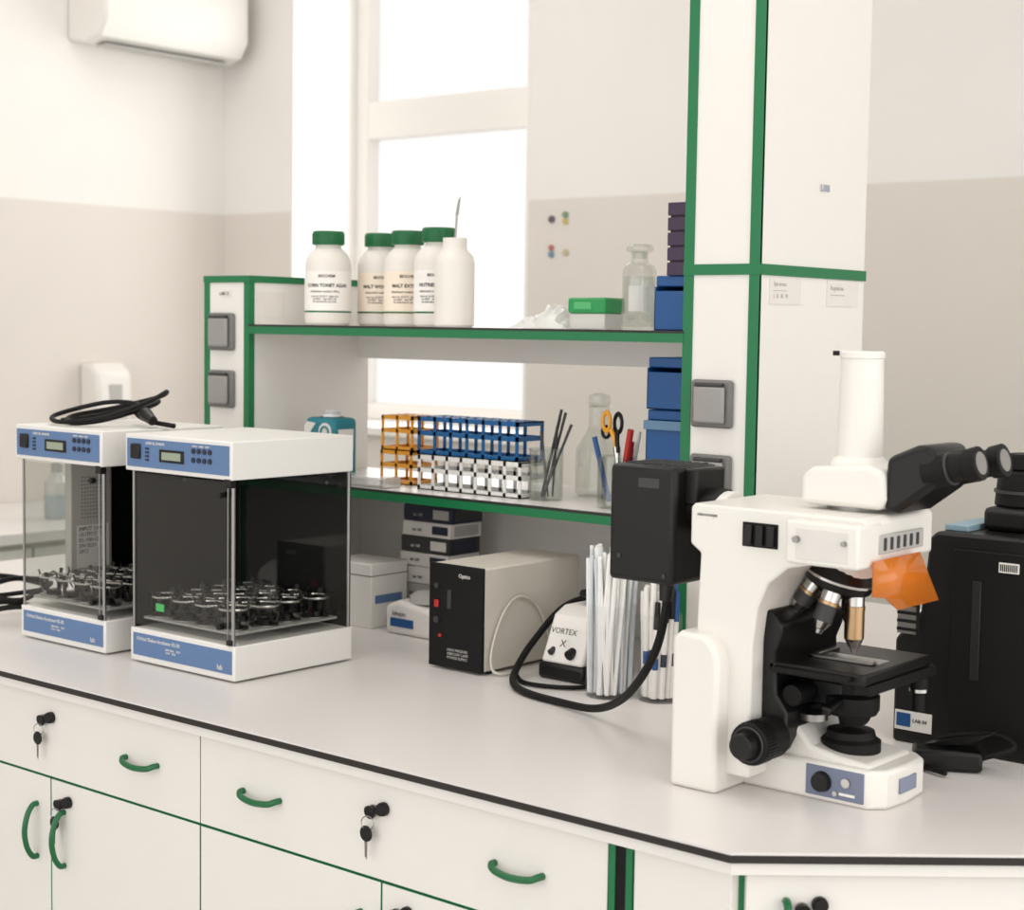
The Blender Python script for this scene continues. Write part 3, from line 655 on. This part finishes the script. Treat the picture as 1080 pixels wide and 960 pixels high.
for (a0_,b0_,a1_,b1_,hh) in [(-.01,.0,.035,-.005,.155),(-.006,.004,.040,.0,.15),(.0,-.008,.045,.01,.13),(.005,.0,-.016,.005,.115),(-.012,.005,.02,.01,.14),(.008,.008,.03,-.01,.125)]:
    tw.cyl((-1.755+a0_,2.19+b0_,LZ+.006),(-1.755+a1_,2.19+b1_,LZ+hh),.0015,.0026,seg=6)
t_.add('tweezers', tw, DARKG)
f_ = G('glass_flask', (-1.735,2.31,LZ))
f_.add('body', P().lathe((-1.735,2.31,LZ),[(.035,0),(.04,.006),(.04,.08),(.022,.115),(.018,.125),(.018,.155),(.022,.158)],capt=False), GLASS)
f_.add('stopper', P().lathe((-1.735,2.31,LZ+.156),[(.016,0),(.020,.008),(.018,.02),(.004,.024)]), GLASS)
s2 = G('scissors_cup', (-1.598,2.18,LZ))
s2.add('cup', P().lathe((-1.598,2.18,LZ),[(.030,0),(.033,.003),(.033,.085),(.031,.085),(.031,.005),(.001,.005)]), GLASS)
s2.add('scissor_handles_orange', P().torus((-1.622,2.18,LZ+.140),.010,.003,(.3,1,0),sx=1.5).tube([(-1.613,2.18,LZ+.128),(-1.605,2.18,LZ+.112),(-1.60,2.18,LZ+.09)],.004), YEL)
s2.add('scissor_handles_black', P().torus((-1.602,2.185,LZ+.138),.010,.003,(.3,1,0),sx=1.5).tube([(-1.603,2.185,LZ+.126),(-1.60,2.18,LZ+.112),(-1.598,2.18,LZ+.09)],.004).torus((-1.63,2.19,LZ+.122),.009,.003,(.2,1,0)), BLACK)
s2.add('scissor_blades', P().cyl((-1.602,2.18,LZ+.10),(-1.59,2.18,LZ+.01),.005,.001,seg=6).cyl((-1.60,2.182,LZ+.10),(-1.605,2.182,LZ+.01),.005,.001,seg=6), CHROME)
s2.add('blue_marker', P().cyl((-1.61,2.175,LZ+.01),(-1.635,2.165,LZ+.115),.0045,seg=10), BLUE_D)
s2.add('red_marker', P().cyl((-1.59,2.175,LZ+.01),(-1.562,2.165,LZ+.13),.0055,seg=10).cyl((-1.585,2.185,LZ+.01),(-1.572,2.18,LZ+.11),.006,seg=10), RED)
s2.add('white_pen', P().cyl((-1.585,2.19,LZ+.01),(-1.57,2.20,LZ+.125),.004,seg=10), PAPER)
s2.add('orange_pen', P().cyl((-1.60,2.195,LZ+.01),(-1.59,2.20,LZ+.12),.004,seg=10), ORANGE)
def bin_(z, m, h_=.082, x0=-1.522, x1=-1.4235, y0=2.15, y1=2.30, name='storage_bin', band=True):
    b_ = G(name, ((x0+x1)/2,(y0+y1)/2,z))
    t = .003
    b_.add('shell', P().box(x0,x1,y0,y0+t,z,z+h_*.72).box(x0,x1,y1-t,y1,z,z+h_).box(x0,x0+t,y0,y1,z,z+h_*.8).box(x1-t,x1,y0,y1,z,z+h_*.8).box(x0,x1,y0,y1,z,z+t), m, .001)
    b_.add('lid', P().box(x0,x1,y0+.004,y1,z+h_*.8,z+h_), m, .002)
    if band: b_.add('front_lip', P().box(x0-.001,x1,y0-.006,y0,z+h_*.62,z+h_*.80), mat('bin_lip',(92,128,158),.4), .001)
    return b_
bin_(LZ, BLUE_D); bin_(LZ+.083, BLUE_D); bin_(LZ+.166, BLUE_D, band=False)
tr = G('plastic_tray', (-1.63,2.30,LZ)); tr.add('tray', P().box(-1.69,-1.53,2.26,2.36,LZ,LZ+.012), PLAS, .004)
tr = G('clear_tray', (-2.1,2.13,LZ)); tr.add('tray', P().box(-2.19,-2.06,2.11,2.155,LZ,LZ+.02), PLAS, .003)

# ------------------------------------------------------------------ upper shelf
UZ = .548
FA = math.atan2(-.77,.64)
SCR, SCZ = 1.05, 1.07
def reagent(x, y, rot, accent, lines):
    g_ = G('reagent_bottle', (x,y,UZ)); c_ = (x,y,UZ)
    g_.add('body', P().lathe(c_,[(a*SCR,b*SCZ) for a,b in [(.036,0),(.041,.004),(.042,.01),(.042,.108),(.040,.118),(.032,.130),(.025,.136),(.0235,.138),(.0235,.15)]]), HDPE)
    rc = .0285*SCR
    cp = P().lathe(c_,[(rc,.142*SCZ),(rc+.0005,.143*SCZ),(rc+.0005,.163*SCZ),(rc-.001,.1665*SCZ),(.001,.1668*SCZ)],capt=False)
    for k in range(44):
        t = 2*math.pi*k/44; cp.cyl((x+rc*math.cos(t),y+rc*math.sin(t),UZ+.144*SCZ),(x+rc*math.cos(t),y+rc*math.sin(t),UZ+.162*SCZ),.0011,seg=5)
    g_.add('cap', cp, GREEN_D)
    f = FA+rot; R0 = .042*SCR
    g_.add('label', P().arc(c_,R0+.0004,.022,.102,f-1.45,f+1.45,24), accent)
    g_.wraptext('label_maker', lines[0], c_, R0+.0007, .090, f, .0075, INK, .0002)
    g_.wraptext('label_title', lines[1], c_, R0+.0007, .072, f, .0088, INK, .0003)
    g_.wraptext('label_small', lines[2], c_, R0+.0007, .062, f-.1, .0055, INK, .0001)
    g_.wraptext('label_small_2', 'store at 15-25 C  keep dry\nlot 0427   exp 2021-06\nfor laboratory use only', c_, R0+.0007, .053, f-.1, .005, INK, .0001)
    g_.add('label_stripe', P().arc(c_,R0+.0007,.024,.0275,f-1.45,f+1.45,24), GREEN_D)
reagent(-2.311,2.21,.05,PAPER,('BIOCHEM','CORN TONET AGAR','dehydrated medium 500 g'))
CREAML = mat('cream_label',(238,225,208),.7)
reagent(-2.272,2.312,.15,CREAML,('BIOCHEM','MALT WORT AGAR','dehydrated medium 500 g'))
reagent(-2.162,2.272,.1,CREAML,('BIOCHEM','MALT EXTRACT','dehydrated medium 500 g'))
reagent(-2.040,2.225,-.05,PAPER,('BIOCHEM','NUTRIENT AGAR','dehydrated medium 500 g'))
bb = G('plastic_bottle', (-1.947,2.165,UZ))
bb.add('body', P().lathe((-1.947,2.165,UZ),[(.031,0),(.035,.004),(.035,.112),(.032,.124),(.022,.134),(.021,.138),(.021,.155),(.019,.155),(.019,.14),(.001,.138)],capt=False), HDPE)
bb.add('spatula', P().cyl((-1.953,2.165,UZ+.06),(-1.943,2.165,UZ+.20),.0018,seg=6)._add([(-1.945,2.163,UZ+.195),(-1.941,2.167,UZ+.195),(-1.936,2.167,UZ+.228),(-1.939,2.163,UZ+.22)],[(0,1,2,3)]), STEEL)
cr = G('crumpled_plastic_bag', (-1.77,2.22,UZ))
vs = []; fs = []; n1, n2 = 20, 14
for i in range(n1):
    for j in range(n2):
        u_, v_ = i/(n1-1), j/(n2-1)
        e_ = (math.sin(math.pi*u_)*math.sin(math.pi*v_))**.5
        vs.append((-1.835+.12*u_, 2.18+.09*v_, UZ+.001+e_*(.024+random.uniform(-.007,.007))+ (.014*e_ if .5<u_<.8 else 0)))
for i in range(n1-1):
    for j in range(n2-1): fs.append((i*n2+j,(i+1)*n2+j,(i+1)*n2+j+1,i*n2+j+1))
cr.add('bag', P()._add(vs,fs), mat('bag_white',(216,216,213),.35), ang=20)
tb = G('pipette_tip_box', (-1.665,2.20,UZ))
tb.add('tray', P().box(-1.698,-1.624,2.172,2.225,UZ,UZ+.026), PLAS, .002)
tb.add('insert', P().box(-1.695,-1.627,2.175,2.222,UZ+.002,UZ+.024), RACKW)
tb.add('lid', P().box(-1.700,-1.622,2.170,2.227,UZ+.026,UZ+.052), mat('tip_box_green',(30,142,76),.4), .004)
tb.add('lid_label', P().box(-1.685,-1.65,2.1688,2.170,UZ+.033,UZ+.045), mat('pale_green',(80,170,108),.5))
gb = G('glass_stopper_bottle', (-1.555,2.17,UZ)); gc = (-1.555,2.17,UZ)
gb.add('body', P().lathe(gc,[(.026,0),(.028,.003),(.028,.092),(.024,.102),(.014,.108),(.014,.122),(.021,.125)],capt=False), GLASS)
gb.add('inner', P().lathe(gc,[(.024,.005),(.0255,.008),(.0255,.085)]), GLASS)
gb.add('stopper', P().lathe((gc[0],gc[1],UZ+.114),[(.010,0),(.0135,.010),(.022,.013),(.022,.019),(.018,.022)]), GLASS)
gb.add('label', P().arc(gc,.0284,.03,.07,FA-.7,FA+.5), PLAS)
bin_(UZ, BLUE_D, h_=.085, x0=-1.497, x1=-1.4235, y0=2.13, y1=2.25, name='tube_box', band=False)
pb = G('purple_tube_rack', (-1.455,2.18,UZ+.085))
pp = P()
for k in range(5): pp.box(-1.475,-1.4235,2.13,2.24,UZ+.085+k*.023,UZ+.085+k*.023+.020)
pb.add('layers', pp, PURPLE, .001); pb.add('core', P().box(-1.472,-1.426,2.134,2.236,UZ+.085,UZ+.195), mat('purple_dark',(40,22,48),.5))
st2 = G('glass_rod', (-1.52,2.2,UZ)); st2.add('rod', P().cyl((-1.518,2.215,UZ),(-1.515,2.22,UZ+.165),.0022,seg=8), PLAS)

# ------------------------------------------------------------------ light
wd = bpy.data.worlds.new('overcast'); sc.world = wd; wd.use_nodes = True
bg = wd.node_tree.nodes['Background']; bg.inputs[0].default_value = (1,.982,.96,1); bg.inputs[1].default_value = 1.08
def area(name, loc, rot, sx, sy, e, col=(1,.977,.95)):
    l = bpy.data.lights.new(name,'AREA'); l.shape = 'RECTANGLE'; l.size = sx; l.size_y = sy; l.energy = e; l.color = col
    o = bpy.data.objects.new(name, l); COL.objects.link(o); o.location = loc; o.rotation_euler = rot
area('ceiling_fill', (-2.3,1.2,3.05), (0,0,0), 1.8, 1.2, 13)
area('ceiling_fill', (0.2,1.4,3.05), (0,0,0), 1.8, 1.2, 12)
area('ceiling_fill', (-3.4,2.6,3.05), (0,0,0), 1.4, 1.0, 9)  # added fill to brighten the left and back walls, no known fitting
area('window_light', (WX0+.52,YB+.28,1.95), (math.radians(-90),0,0), .9, 1.5, 11, (1,.985,.965))
area('daylight_fill', (-1.2,-2.1,1.8), (math.radians(90),0,0), 5, 2.3, 40, (1,.98,.955))
area('daylight_fill', (2.5,1.3,1.7), (math.radians(90),0,math.radians(90)), 4.5, 2.4, 46, (1,.98,.955))  # added fill for right-hand faces and left wall, no known window this side

# ------------------------------------------------------------------ camera
yaw = math.radians(50.1); t = math.radians(4.41); r = .015
R = Vector((math.sin(yaw), math.cos(yaw), 0)); F = Vector((-math.cos(yaw)*math.cos(t), math.sin(yaw)*math.cos(t), -math.sin(t)))
U = R.cross(F).normalized()
R2 = R*math.cos(r)+U*math.sin(r); U2 = U*math.cos(r)-R*math.sin(r)
mw = Matrix((( R2.x,U2.x,-F.x,0),(R2.y,U2.y,-F.y,0),(R2.z,U2.z,-F.z,1.45),(0,0,0,1)))
cd = bpy.data.cameras.new('camera'); cam = bpy.data.objects.new('camera', cd); COL.objects.link(cam)
cam.matrix_world = mw; cd.sensor_fit = 'HORIZONTAL'; cd.sensor_width = 36; cd.lens = 1750/1080*36; cd.clip_start = .05
cd.dof.use_dof = True; cd.dof.focus_distance = 2.3; cd.dof.aperture_fstop = 7
sc.camera = cam
